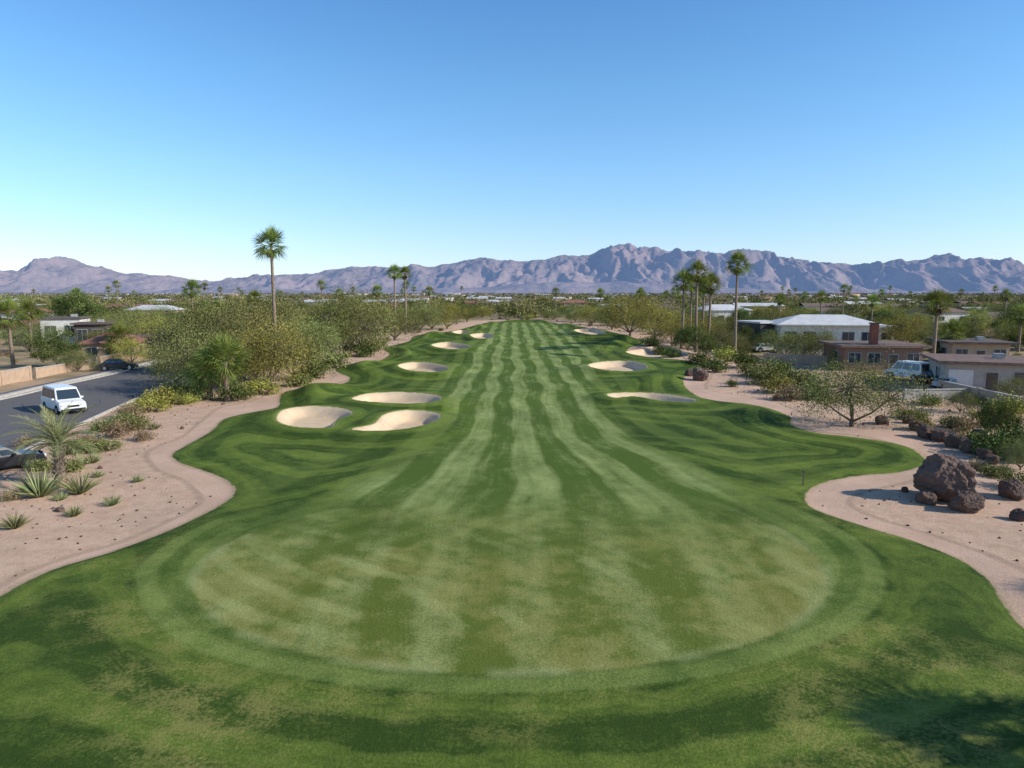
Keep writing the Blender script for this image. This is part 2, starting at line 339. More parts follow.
# ------------------------------------------------------------ plant building
class QM:
    def __init__(s): s.V=[];s.Q=[];s.M=[];s.S=[];s.n=0
    def add(s,V,Q,m,sh):
        V=np.asarray(V,float).reshape(-1,3); Q=np.asarray(Q).reshape(-1,4)
        s.V.append(V); s.Q.append(Q+s.n); s.M.append(np.full(len(Q),m)); 
        s.S.append(np.full(len(V),sh) if np.isscalar(sh) else np.asarray(sh)); s.n+=len(V)
    def tube(s,pts,rad,m=0,sides=6,sh=0.5):
        P=np.array(pts,float); T=np.gradient(P,axis=0); T/=np.linalg.norm(T,axis=1)[:,None]+1e-9
        ref=np.where(np.abs(T[:,2:3])<0.9,np.array([[0,0,1.0]]),np.array([[1.0,0,0]]))
        A=np.cross(T,ref); A/=np.linalg.norm(A,axis=1)[:,None]+1e-9; B=np.cross(T,A)
        an=np.linspace(0,2*np.pi,sides+1)[:-1]
        R=np.array(rad,float)[:,None,None]
        W=P[:,None,:]+R*(A[:,None,:]*np.cos(an)[None,:,None]+B[:,None,:]*np.sin(an)[None,:,None])
        i=np.arange(len(P)*sides).reshape(len(P),sides)
        Q=np.stack([i[:-1],np.roll(i,-1,1)[:-1],np.roll(i,-1,1)[1:],i[1:]],-1)
        s.add(W,Q,m,sh)
    def leaves(s,C,size,rng,m=1,aspect=0.6,sh=None):
        n=len(C); a=rng.normal(size=(n,3)); a/=np.linalg.norm(a,axis=1)[:,None]
        b=np.cross(a,rng.normal(size=(n,3))); b/=np.linalg.norm(b,axis=1)[:,None]
        sz=size*rng.uniform(0.6,1.4,(n,1)); a=a*sz; b=b*sz*aspect
        V=np.stack([C-a-b*0.5,C+a*0.1-b,C+a+b*0.3,C-a*0.1+b],1)
        Q=np.arange(n*4).reshape(n,4); s.add(V,Q,m,np.repeat(sh,4))
    def mesh(s,name,mats,smooth=False):
        return quadmesh(name,np.vstack(s.V),np.vstack(s.Q),mats,np.concatenate(s.M),{'shade':np.clip(np.concatenate(s.S),0,1)},smooth)
bark=simple('bark',(0.16,0.12,0.09),(0.085,0.065,0.05),6,0.9,0.6)
palmbark=simple('palm_trunk',(0.30,0.22,0.155),(0.17,0.125,0.09),5,0.9,0.6)
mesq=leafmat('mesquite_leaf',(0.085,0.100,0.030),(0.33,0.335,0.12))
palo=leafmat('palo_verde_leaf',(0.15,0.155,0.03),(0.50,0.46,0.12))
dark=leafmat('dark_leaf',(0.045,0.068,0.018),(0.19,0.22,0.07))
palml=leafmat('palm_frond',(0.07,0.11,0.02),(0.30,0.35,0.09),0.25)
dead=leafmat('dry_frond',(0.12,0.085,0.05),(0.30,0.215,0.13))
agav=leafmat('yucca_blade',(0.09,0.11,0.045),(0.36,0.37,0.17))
brnl=leafmat('dry_bush',(0.17,0.12,0.065),(0.38,0.29,0.165))
def make_tree(seed,h=5,w=8,nc=80,nl=185,ls=0.060,leaf=mesq,trunk=0.16):
    r=np.random.default_rng(seed); q=QM()
    k=r.integers(4,7); ends=[]; 
    th=h*0.10
    q.tube([(0,0,-0.2),(0.05,0,th*0.6),(0.02,0.04,th)],[trunk*h*0.24,trunk*h*0.19,trunk*h*0.17],0,8)
    for i in range(k):
        a=2*np.pi*i/k+r.uniform(-.4,.4); L=w*0.5*r.uniform(0.35,0.65); z=h*r.uniform(0.38,0.6)
        e=np.array([math.cos(a)*L,math.sin(a)*L,z]); m=e*0.5+np.array([r.normal()*0.15,r.normal()*0.15,-h*0.03+th*0.4])
        q.tube([(0,0,th*0.8),m,e],[trunk*h*0.12,trunk*h*0.08,trunk*h*0.04],0,6); ends.append(e)
    ends=np.array(ends)
    lob=r.uniform(0,6.28,4)
    for i in range(nc):
        a=r.uniform(0,2*np.pi); el=math.asin(r.uniform(-0.75,1)); rr=r.uniform(0.4,1)**0.6
        lo=1+0.18*math.sin(2*a+lob[0])+0.14*math.sin(3*a+lob[1])+0.12*math.sin(5*a+lob[2])+r.normal()*0.08
        c=np.array([math.cos(a)*math.cos(el)*w*0.44*rr*lo,math.sin(a)*math.cos(el)*w*0.44*rr*lo,h*(0.50+0.42*math.sin(el)*rr*lo)])
        e=ends[np.argmin(((ends-c)**2).sum(1))]
        q.tube([e,(e+c)/2+r.normal(size=3)*0.12,c],[trunk*h*0.035,trunk*h*0.022,trunk*h*0.01],0,4)
        n=int(nl*r.uniform(0.5,1.5)); R=w*0.070*r.uniform(0.6,1.5)
        C=c+r.normal(size=(n,3))*np.array([R,R,R*0.75]); C[:,2]=np.maximum(C[:,2],0.1)
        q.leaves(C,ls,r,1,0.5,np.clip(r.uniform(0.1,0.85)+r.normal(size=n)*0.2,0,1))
    return q.mesh('tree',[bark,leaf])
def make_bush(seed,leaf,nc=14,nl=130,ls=0.06,h=1.2,w=1.8):
    r=np.random.default_rng(seed); q=QM()
    for i in range(nc):
        a=r.uniform(0,6.28); rr=w*0.38*math.sqrt(r.uniform(0,1)); z=h*r.uniform(0.3,0.8)*(1-0.4*(rr/(w*0.4)))
        c=np.array([math.cos(a)*rr,math.sin(a)*rr,z])
        q.tube([(0,0,-0.05),c*0.5+r.normal(size=3)*0.05,c],[0.03,0.02,0.01],0,4)
        C=c+r.normal(size=(nl,3))*np.array([w*.13,w*.13,h*.16]); C[:,2]=np.maximum(C[:,2],0.02)
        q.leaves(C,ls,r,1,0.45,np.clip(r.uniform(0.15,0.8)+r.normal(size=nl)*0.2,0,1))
    return q.mesh('bush',[bark,leaf])
def unit(v): return v/(np.linalg.norm(v)+1e-9)
def fan_crown(q,r,top,nf=34,pet=1.0,bl=1.15,mi=1,deadi=2,ndead=20,blades=15,wb=0.042):
    def frond(az,el,pl,L,m,sh,droop):
        d=np.array([math.cos(az)*math.cos(el),math.sin(az)*math.cos(el),math.sin(el)])
        s=unit(np.cross(d,[0,0,1])); u=np.cross(s,d)
        roll=r.uniform(-0.6,0.6); s,u=s*math.cos(roll)+u*math.sin(roll),u*math.cos(roll)-s*math.sin(roll)
        e=top+d*pl+np.array([0,0,-0.10*pl*droop])
        q.tube([top,top+d*pl*0.5+[0,0,0.03],e],[0.03,0.022,0.015],m,3,sh)
        d2=unit(d+np.array([0,0,-0.22*droop]))
        a=np.linspace(-1.25,1.25,blades)
        for k,aa in enumerate(a):
            l=L*(0.6+0.4*math.cos(aa))*r.uniform(0.85,1.12)
            dd=d2*math.cos(aa)+s*math.sin(aa)+u*(0.18*math.cos(aa*2)+r.normal()*0.05)
            sd=np.cross(dd,u); sd=unit(sd)*wb
            p1=e+dd*l*0.5; p2=e+dd*l+np.array([0,0,-0.22*l*droop-0.04])
            V=[e-sd*0.3,e+sd*0.3,p1+sd,p1-sd,p2+sd*0.1,p2-sd*0.1]
            q.add(V,[[0,1,2,3],[3,2,4,5]],m,np.clip(sh+r.normal()*0.1,0,1))
    for i in range(nf):
        u=(i+0.5)/nf; el=math.radians(85-118*u+r.uniform(-12,12)); az=i*2.399+r.uniform(-.35,.35)
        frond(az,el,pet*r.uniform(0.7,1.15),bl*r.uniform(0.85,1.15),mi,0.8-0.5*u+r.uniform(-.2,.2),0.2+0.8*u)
    for i in range(ndead):
        el=math.radians(r.uniform(-86,-66)); frond(r.uniform(0,6.28),el,pet*r.uniform(0.3,0.7),bl*0.62,deadi,r.uniform(0,0.8),0.4)
def make_fan_palm(seed,H,cr=1.0,nf=34,ndead=20,tr=0.2):
    r=np.random.default_rng(seed); q=QM(); n=14; b=r.uniform(-0.02,0.02,2)*H
    pts=[(b[0]*math.sin(k/n*2.5),b[1]*math.sin(k/n*2.1),-0.3+(H+0.3)*k/n) for k in range(n+1)]
    rad=[tr*(1.55 if k==0 else 1.25-0.45*k/n)+0.012*math.sin(k*2.1) for k in range(n+1)]
    q.tube(pts,rad,0,9)
    fan_crown(q,r,np.array(pts[-1]),nf,0.95*cr,1.35*cr,1,2,ndead)
    return q.mesh('fan_palm',[palmbark,palml,dead])
def make_feather_palm(seed,H=1.5,L=2.6,nf=30,mat=agav):
    r=np.random.default_rng(seed); q=QM()
    q.tube([(0,0,-0.2),(0.03,0,H*0.5),(0.05,0.03,H)],[0.28,0.24,0.2],0,10)
    for k in range(60):
        a=k*2.4; z=H*k/60; q.tube([(0.2*math.cos(a),0.2*math.sin(a),z),(0.36*math.cos(a),0.36*math.sin(a),z+0.16)],[0.05,0.02],0,4)
    top=np.array([0.05,0.03,H])
    for i in range(nf):
        u=(i+.5)/nf; el0=math.radians(86-78*u+r.uniform(-8,8)); az=i*2.399+r.uniform(-.3,.3); l=L*r.uniform(0.75,1.1)
        h=np.array([math.cos(az),math.sin(az),0]); P=[top]; el=el0; N=16
        for k in range(N):
            P.append(P[-1]+(h*math.cos(el)+np.array([0,0,math.sin(el)]))*l/N); el-=math.radians(2.6+3.8*u)
        P=np.array(P); sh=0.9-0.6*u
        q.tube(P[::2],np.linspace(0.035,0.008,len(P[::2])),1,4,sh)
        T=np.gradient(P,axis=0); s=np.array([-h[1],h[0],0])
        for k in range(3,N+1):
            f=(k-2)/(N-2)
            for sub_ in (0,0.5):
                c=P[k]-T[k]*sub_; t_=unit(T[k])
                for sg in (-1,1):
                    ll=0.50*L/2.6*math.sin(math.pi*min(1,0.2+0.8*f)**0.8*0.95+0.12)+0.1
                    dd=unit(s*sg*0.75+t_*0.85+np.array([0,0,0.3])+r.normal(size=3)*0.1)
                    w=t_*0.02; p1=c+dd*ll*0.5; p2=c+dd*ll+np.array([0,0,-0.12*ll])
                    q.add([c-w*0.5,c+w*0.5,p1+w,p1-w,p2+w*0.2,p2-w*0.2],[[0,1,2,3],[3,2,4,5]],1,np.clip(sh+r.normal()*0.1,0,1))
    return q.mesh('feather_palm',[palmbark,mat])
def make_spiky(seed,n=130,L=0.75,w=0.018,mat=agav,spread=66):
    r=np.random.default_rng(seed); q=QM()
    for i in range(n):
        az=r.uniform(0,6.28); el=math.radians(90-spread*math.sqrt(r.uniform(0,1))); l=L*r.uniform(0.6,1.1)
        d=np.array([math.cos(az)*math.cos(el),math.sin(az)*math.cos(el),math.sin(el)]); s=unit(np.cross(d,r.normal(size=3)))*w
        b=np.array([d[0]*0.10,d[1]*0.10,0.0]); p1=b+d*l*0.5; p2=b+d*l+np.array([0,0,-0.06*l])
        q.add([b-s,b+s,p1+s*0.9,p1-s*0.9,p2+s*.1,p2-s*.1],[[0,1,2,3],[3,2,4,5]],1,r.uniform(0.0,0.95))
    return q.mesh('spiky_plant',[bark,mat])
T_mesq=[make_tree(10+i) for i in range(3)]
T_palo=[make_tree(20+i,leaf=palo,nl=160) for i in range(3)]
T_dark=[make_tree(30+i,h=5,w=6,leaf=dark,nl=150,ls=0.08) for i in range(2)]
B_m=[make_bush(40+i,mesq) for i in range(2)]+[make_bush(44,palo)]; B_d=[make_bush(50+i,dark) for i in range(2)]; B_b=[make_bush(60,brnl,nl=90)]
S_=[make_spiky(70+i) for i in range(3)]
def place(name,me,px,py,hpx,base_h,wscale=1.0,rot=None):
    x,y=G(px,py); h=msize(hpx,y); s=h/base_h
    return addobj(name,me,(x,y,gh(x,y)-0.03),random.uniform(0,6.28) if rot is None else rot,(s*wscale,s*wscale,s))
kinds={'m':('mesquite_tree',T_mesq,5),'p':('palo_verde_tree',T_palo,5),'d':('olive_tree',T_dark,5)}
trees=[('m',205,392,66,.9),('p',268,388,70,.85),('m',294,380,56,.8),('m',240,372,74,1),('m',190,372,62,.8),('m',308,366,52,.8),('m',345,356,66,.8),('m',362,350,56,.8),('d',332,352,48,.8),('m',215,356,56,1),('p',160,352,35,1),('m',275,345,48,1),('m',176,384,36,1),('m',255,380,56,.8),('d',225,386,44,.8),
 ('d',58,368,40,.9),('m',30,352,34,1),('d',75,330,38,1.1),('m',140,338,30,1),('m',395,340,32,1),('m',420,332,30,1.0),('p',447,329,26,1.1),('m',432,330,26,1),('d',467,322,18,1),('p',132,364,26,1),('m',78,372,22,1),('d',40,338,30,1),
 ('p',630,336,44,.95),('p',655,340,38,.9),('m',612,330,28,1),('p',592,325,20,1.1),('m',575,322,18,1),('d',688,352,26,.9),('p',672,346,28,1),('d',706,356,24,.9),('m',722,350,24,1),
 ('m',852,426,68,1.05),('m',805,362,34,1),('m',785,358,28,1),('p',905,348,38,.9),('d',890,336,26,1),('m',935,350,26,1),('d',1010,338,30,1),('m',985,352,24,1),('d',1000,440,42,.8),('m',960,412,22,1),('m',1020,470,34,.7),('m',760,352,20,1),('d',745,350,24,.8),('m',820,358,26,1),('p',975,335,26,1),('p',1035,350,40,1),('m',845,368,24,1),('m',735,352,20,1),('m',1022,404,30,1),('d',940,362,22,1),('m',700,332,24,1.1),('d',740,330,22,1.1),('m',770,334,24,1.1)]
for k,a,b,h,w in trees:
    nm,T,bh=kinds[k]; place(nm,random.choice(T),a,b,h,bh,w)
palms=[(277,374,126,1.12,0.2),(396,336,62,1.0,.2),(406,335,60,.95,.2),(735,359,93,1.05,.2),(681,350,66,1.15,.22),(696,352,78,1.15,.22),(707,350,64,1.15,.22),(702,346,58,1.05,.2),(690,346,60,1.05,.2),(932,371,66,1.1,.22),(14,368,52,1.25,.22),(32,352,40,1.15,.22),(195,345,55,1.05,.2),(950,362,28,1.1,.25),(378,334,42,.9,.2),(430,326,34,.9,.2),(222,350,40,.9,.2),(258,345,46,.9,.2),(556,318,26,1,.2),(120,362,24,1.2,.25),(228,400,40,1.35,.25),(210,399,28,1.25,.25),(1003,330,34,1,.2),(820,330,32,1,.2),(778,330,30,1,.2),(640,328,34,.9,.2),(600,320,26,1,.2),(870,332,30,1,.2),(1018,352,36,1.1,.2),(80,330,34,1.1,.2)]
for i,(a,b,h,c,tr) in enumerate(palms):
    x,y=G(a,b); H=msize(h,y)
    addobj('fan_palm_tree',make_fan_palm(100+i,H,c,nf=40 if y<160 else 28,ndead=12 if H>5 else 6,tr=tr),(x,y,gh(x,y)),random.uniform(0,6))
addobj('fan_palm_tree',make_fan_palm(190,6.6,1.05,nf=64),(22.9,11.3,0.0),1.0)
addobj('fan_palm_tree',make_fan_palm(191,9.0,1.1,nf=44),(36.5,17.0,0.0),2.0)
x,y=G(60,484); addobj('date_palm',make_feather_palm(5,2.1,2.6,36),(x,y,gh(x,y)),0.6)
for a,b,h in [(15,528,20),(74,514,14),(112,503,14),(40,497,34),(80,493,26),(98,476,10),(138,482,10),(92,462,14),(60,500,12),(20,462,16),(155,430,10),(988,472,12),(1003,474,14),(985,402,16)]:
    place('desert_spoon_plant',random.choice(S_),a,b,h,0.72,0.85)
for a,b,h,k in [(10,502,12,'b'),(92,447,16,'b'),(118,437,18,'b'),(135,430,17,'m'),(150,412,18,'m'),(163,405,20,'m'),(178,402,20,'d'),(190,400,18,'m'),(128,418,16,'b'),(108,450,14,'m'),(40,470,14,'m'),(236,400,20,'d'),(262,395,18,'m'),(300,386,16,'m'),(318,378,20,'d'),(335,368,18,'m'),(360,356,16,'d'),(376,350,14,'m'),(25,445,12,'b'),(82,452,16,'m'),(72,470,16,'m'),(145,440,12,'b'),(100,432,14,'d'),(122,426,14,'m'),
   (742,368,18,'d'),(752,376,16,'m'),(764,384,20,'m'),(778,392,18,'m'),(790,400,18,'b'),(772,378,22,'d'),(800,385,20,'m'),(812,398,18,'d'),(716,372,16,'d'),(700,366,14,'d'),(728,362,16,'m'),(925,430,12,'m'),(950,428,14,'d'),(975,446,20,'m'),(990,455,26,'d'),(1012,452,30,'d'),(1020,490,20,'m'),(975,470,12,'b'),(985,425,20,'m'),(1005,416,22,'m'),(930,405,14,'m'),(660,352,10,'d'),(672,356,12,'d'),(650,346,12,'m'),(900,418,12,'b'),(915,420,14,'m'),(965,432,18,'b'),(995,478,14,'m')]:
    B={'m':B_m,'d':B_d,'b':B_b}[k]; place('desert_shrub',random.choice(B),a,b,h,1.1,1.15)
# ------------------------------------------------------------ rocks
rockm=NT('boulder_rock'); p=rockm.obj(); n=rockm.noise(p,2.2,6,0.7); n2=rockm.noise(p,9,4,0.7)
rock=rockm.pbr(rockm.mix(rockm.ss(n,0.38,0.62),(0.15,0.092,0.07),rockm.mix(n2,(0.27,0.18,0.14),(0.06,0.042,0.035))),0.9,rockm.bump(rockm.M('ADD',n,n2),1.0,0.12))
def make_rock(seed):
    bm=bmesh.new(); bmesh.ops.create_icosphere(bm,subdivisions=5,radius=0.5)
    rr=np.random.default_rng(seed+50)
    pl=[(Vector(rr.normal(size=3)).normalized(),rr.uniform(0.32,0.44)) for i in range(16)]
    for v in bm.verts:
        c=v.co.copy()
        c*=1+0.10*mn.noise(c*2.2+Vector((seed*3,0,0)))
        for nrm,d in pl:
            k=c.dot(nrm)-d
            if k>0: c-=nrm*k*0.9
        c*=1+0.14*mn.fractal(c*4+Vector((seed,0,0)),0.6,2.2,6)-0.08*abs(mn.noise(c*7+Vector((seed,3,0))))
        v.co=c
    m=bpy.data.meshes.new('rock'); bm.to_mesh(m); bm.free(); m.materials.append(rock); return m
R_=[make_rock(i) for i in range(4)]
for i,(a,b,h,w) in enumerate([(942,499,45,1.1),(966,511,22,1.3),(1018,462,20,1.3),(905,492,6,1),(925,437,14,1.3),(940,440,13,1.4),(955,446,15,1.3),(968,452,14,1.2),(1000,446,12,1.4),(916,430,11,1.5),(700,380,14,1.2),(690,376,8,1.2),(1012,498,18,1.3),(985,459,12,1.3),(882,424,9,1.4),(1020,520,12,1.4),(350,350,9,1.2),(318,358,10,1.4),(338,346,9,1.2),(926,503,14,1.5),(978,440,12,1.3),(992,464,10,1.4),(908,424,9,1.3)]):
    x,y=G(a,b); s=msize(h,y)*1.2
    addobj('boulder',R_[(i+1)%4],(x,y,gh(x,y)+s*0.33),i*1.3+2.2,(s*w,s*w*0.9,s))
# ------------------------------------------------------------ houses
def mat_wall(name,c): return simple(name,c,tuple(v*0.85 for v in c),1.5,0.9,0.15)
white=mat_wall('white_stucco',(0.74,0.70,0.63)); tan=mat_wall('tan_stucco',(0.50,0.35,0.24)); grey=mat_wall('grey_stucco',(0.42,0.385,0.35)); darkw=mat_wall('dark_cladding',(0.11,0.09,0.08))
roofw=simple('light_roof',(0.66,0.65,0.63),(0.55,0.54,0.53),1.0,0.7,0.1); roofd=simple('dark_roof',(0.17,0.12,0.10),(0.10,0.075,0.065),2,0.85); roofb=simple('brown_roof',(0.24,0.155,0.115),(0.15,0.10,0.08),2,0.85)
frame=simple('window_frame',(0.45,0.43,0.40),rough=0.5)
t=NT('window_glass'); glass=t.pbr((0.03,0.045,0.06),0.08,spec=0.8)
t=NT('terracotta_tiles'); p=t.obj(); w=t.new('ShaderNodeTexWave'); t.set(w.inputs[0],p); w.inputs['Scale'].default_value=1.6; n=t.noise(p,3,4)
terra=t.pbr(t.mix(n,(0.36,0.17,0.11),(0.24,0.115,0.08)),0.85,t.bump(w.outputs[1],0.8,0.05))
t=NT('red_brick'); b=t.new('ShaderNodeTexBrick'); t.set(b.inputs[0],t.obj()); b.inputs['Color1'].default_value=(0.30,0.10,0.06,1); b.inputs['Color2'].default_value=(0.20,0.07,0.045,1); b.inputs['Mortar'].default_value=(0.26,0.16,0.12,1); b.inputs['Scale'].default_value=4; b.inputs['Mortar Size'].default_value=0.01
brick=t.pbr(b.outputs[0],0.9)
def empty(name,loc,rot=0):
    o=bpy.data.objects.new(name,None); scene.collection.objects.link(o); o.location=loc; o.rotation_euler=(0,0,rot); o.empty_display_size=0.5; return o
def box(name,c,s,mat,par,bev=0.0,rz=0):
    bm=bmesh.new(); bmesh.ops.create_cube(bm,size=1); bmesh.ops.scale(bm,vec=s,verts=bm.verts)
    if bev: bmesh.ops.bevel(bm,geom=bm.edges[:],offset=bev,segments=2,affect='EDGES')
    m=bpy.data.meshes.new(name); bm.to_mesh(m); bm.free(); m.materials.append(mat)
    return addobj(name,m,c,rz,(1,1,1),par)
def poly(name,V,Fc,mat,par):
    m=bpy.data.meshes.new(name); m.from_pydata(V,[],Fc); m.materials.append(mat); m.update(); return addobj(name,m,(0,0,0),0,(1,1,1),par)
zones=[]
def window(par,i,x,y,z,w,h,ax):
    if ax=='y':
        box('window_frame_%d'%i,(x,y-0.03,z),(w+0.16,0.06,h+0.16),frame,par); box('window_glass_%d'%i,(x,y-0.05,z),(w,0.07,h),glass,par)
        box('mullion_%d'%i,(x,y-0.07,z),(0.06,0.06,h),frame,par)
    else:
        sg=1 if x>0 else -1
        box('window_frame_%d'%i,(x+sg*0.03,y,z),(0.06,w+0.16,h+0.16),frame,par); box('window_glass_%d'%i,(x+sg*0.05,y,z),(0.07,w,h),glass,par)
def house(name,px,py,w,d,h,rot,wall,roof,style='flat',nwin=3,chimney=None,over=0.5,door=True,wh=1.2,garage=False,plant=True):
    x,y=G(px,py); zones.append((x,y+d/2,max(w,d)*0.75)); e=empty(name,(x,y+d/2,0),rot)
    box('walls',(0,0,h/2-0.1),(w,d,h+0.2),wall,e)
    if style=='flat':
        box('roof',(0,0,h+0.14),(w+2*over,d+2*over,0.28),roof,e)
        if plant: box('roof_plant',(w*0.2,0.5,h+0.53),(1.0,0.8,0.5),frame,e,0.04)
    else:
        r=1.4 if style=='gable' else 1.5; W,D=w/2+over,d/2+over; rx=W if style=='gable' else W-D*0.9
        z=h+0.08
        V=[(-W,-D,z),(W,-D,z),(W,D,z),(-W,D,z),(-rx,0,z+r),(rx,0,z+r),(-W,-D,z-.16),(W,-D,z-.16),(W,D,z-.16),(-W,D,z-.16)]
        poly('roof',V,[(0,1,5,4),(1,2,5),(2,3,4,5),(3,0,4),(0,6,7,1),(1,7,8,2),(2,8,9,3),(3,9,6,0),(9,8,7,6)],roof,e)
    for i in range(nwin):
        xx=-w/2+(i+0.5)*w/nwin
        if door and i==nwin//2:
            box('door_frame',(xx,-d/2-0.02,1.08),(1.2,0.06,2.2),frame,e); box('door',(xx,-d/2-0.05,1.05),(1.0,0.06,2.05),bark,e); continue
        if garage and i==0:
            box('garage_door',(xx,-d/2-0.04,1.15),(w/nwin*0.8,0.08,2.3),roofw,e); continue
        window(e,i,xx,-d/2,h*0.55,min(1.8,w/nwin*0.6),wh,'y')
    for j,sx in enumerate((-1,1)):
        window(e,20+j,sx*w/2,-d*0.1,h*0.55,1.6,wh,'x')
    if chimney:
        cx,ch=chimney; box('chimney',(cx,-d*0.25,(h+ch)/2),(0.85,0.85,h+ch),brick,e); box('chimney_cap',(cx,-d*0.25,h+ch+0.08),(1.05,1.05,0.16),roofd,e)
    return e
house('modern_white_house',832,353,15,9,4.6,-0.15,white,roofw,'hip',5,over=0.9,wh=1.8)
house('modern_white_house',868,347,9,8,3.6,0.1,white,roofw,'flat',3,over=0.6,plant=False)
house('dark_modern_house',768,350,5.2,7,4.6,0.25,darkw,roofw,'flat',2,over=0.3,door=False,wh=2.0,plant=False)
house('brick_house',886,371,9.5,8,3.0,-0.1,brick,roofb,'flat',4,chimney=(-0.6,2.9),over=0.7,plant=False)
house('tan_flat_roof_house',1006,394,8.0,8,2.9,-0.35,grey,roofb,'flat',3,over=0.8,garage=True)
house('dark_flat_roof_house',985,366,7,7,3.0,-0.2,tan,roofd,'flat',3,over=0.8)
house('tan_house',1012,334,14,8,3.6,0,tan,roofd,'hip',4)
house('modern_white_house',56,346,6.5,7,5.0,0.3,white,roofd,'flat',2,door=False,over=0.3,wh=2)
house('dark_modern_house',86,348,5,6,4.2,0.3,darkw,roofd,'flat',2,door=False,over=0.5,wh=2)
house('terracotta_roof_house',102,362,7,7,2.7,0.35,tan,terra,'hip',3)
house('terracotta_roof_house',22,345,9,9,3.4,0.2,tan,terra,'hip',3)
house('tan_house',145,356,7,7,2.8,0.3,tan,roofb,'flat',3)
house('white_villa',10,330,14,9,4.5,0.1,white,terra,'hip',4)
house('tan_house',150,322,16,9,4.0,0.1,tan,roofw,'hip',4)
house('tan_house',575,312,14,9,4.5,0.0,tan,terra,'hip',4)
house('white_villa',725,327,14,9,4.8,0.1,white,roofw,'hip',4)
house('white_villa',945,326,14,9,4.0,0.1,white,roofb,'hip',4)
house('tan_house',660,320,14,9,4.0,0.0,tan,roofd,'hip',4)
def wall(name,a,b,h,mat):
    (x0,y0),(x1,y1)=G(*a),G(*b); L=math.hypot(x1-x0,y1-y0); e=empty(name,((x0+x1)/2,(y0+y1)/2,0),math.atan2(y1-y0,x1-x0))
    box('panel',(0,0,h/2-0.1),(L,0.2,h+0.2),mat,e); box('coping',(0,0,h+0.05),(L+0.1,0.32,0.1),conc,e)
    for k in range(int(L//4)+1): box('pier_%d'%k,(-L/2+k*L/max(1,int(L//4)),0,h/2),(0.36,0.36,h+0.3),mat,e)
wall('garden_wall',(-30,392),(30,380),1.5,tan); wall('garden_wall',(36,378),(95,368),1.1,tan); wall('garden_wall',(100,366),(150,356),1.2,tan)
wall('garden_wall',(940,392),(1024,412),1.1,tan); wall('garden_wall',(905,400),(965,399),0.9,grey); wall('garden_wall',(765,362),(840,366),1.2,tan)
x,y=G(378,334); e=empty('white_water_tank',(x,y,0)); zones.append((x,y,4))
q=QM(); prof=[(1.25,0),(1.25,2.3),(1.15,2.8),(0.85,3.15),(0.4,3.35),(0.02,3.4)]
q.tube([(0,0,z) for r,z in prof],[r for r,z in prof],0,20); addobj('tank_shell',q.mesh('tank_shell',[white],True),parent=e)
box('tank_door',(0,-1.25,0.95),(0.8,0.1,1.9),frame,e)
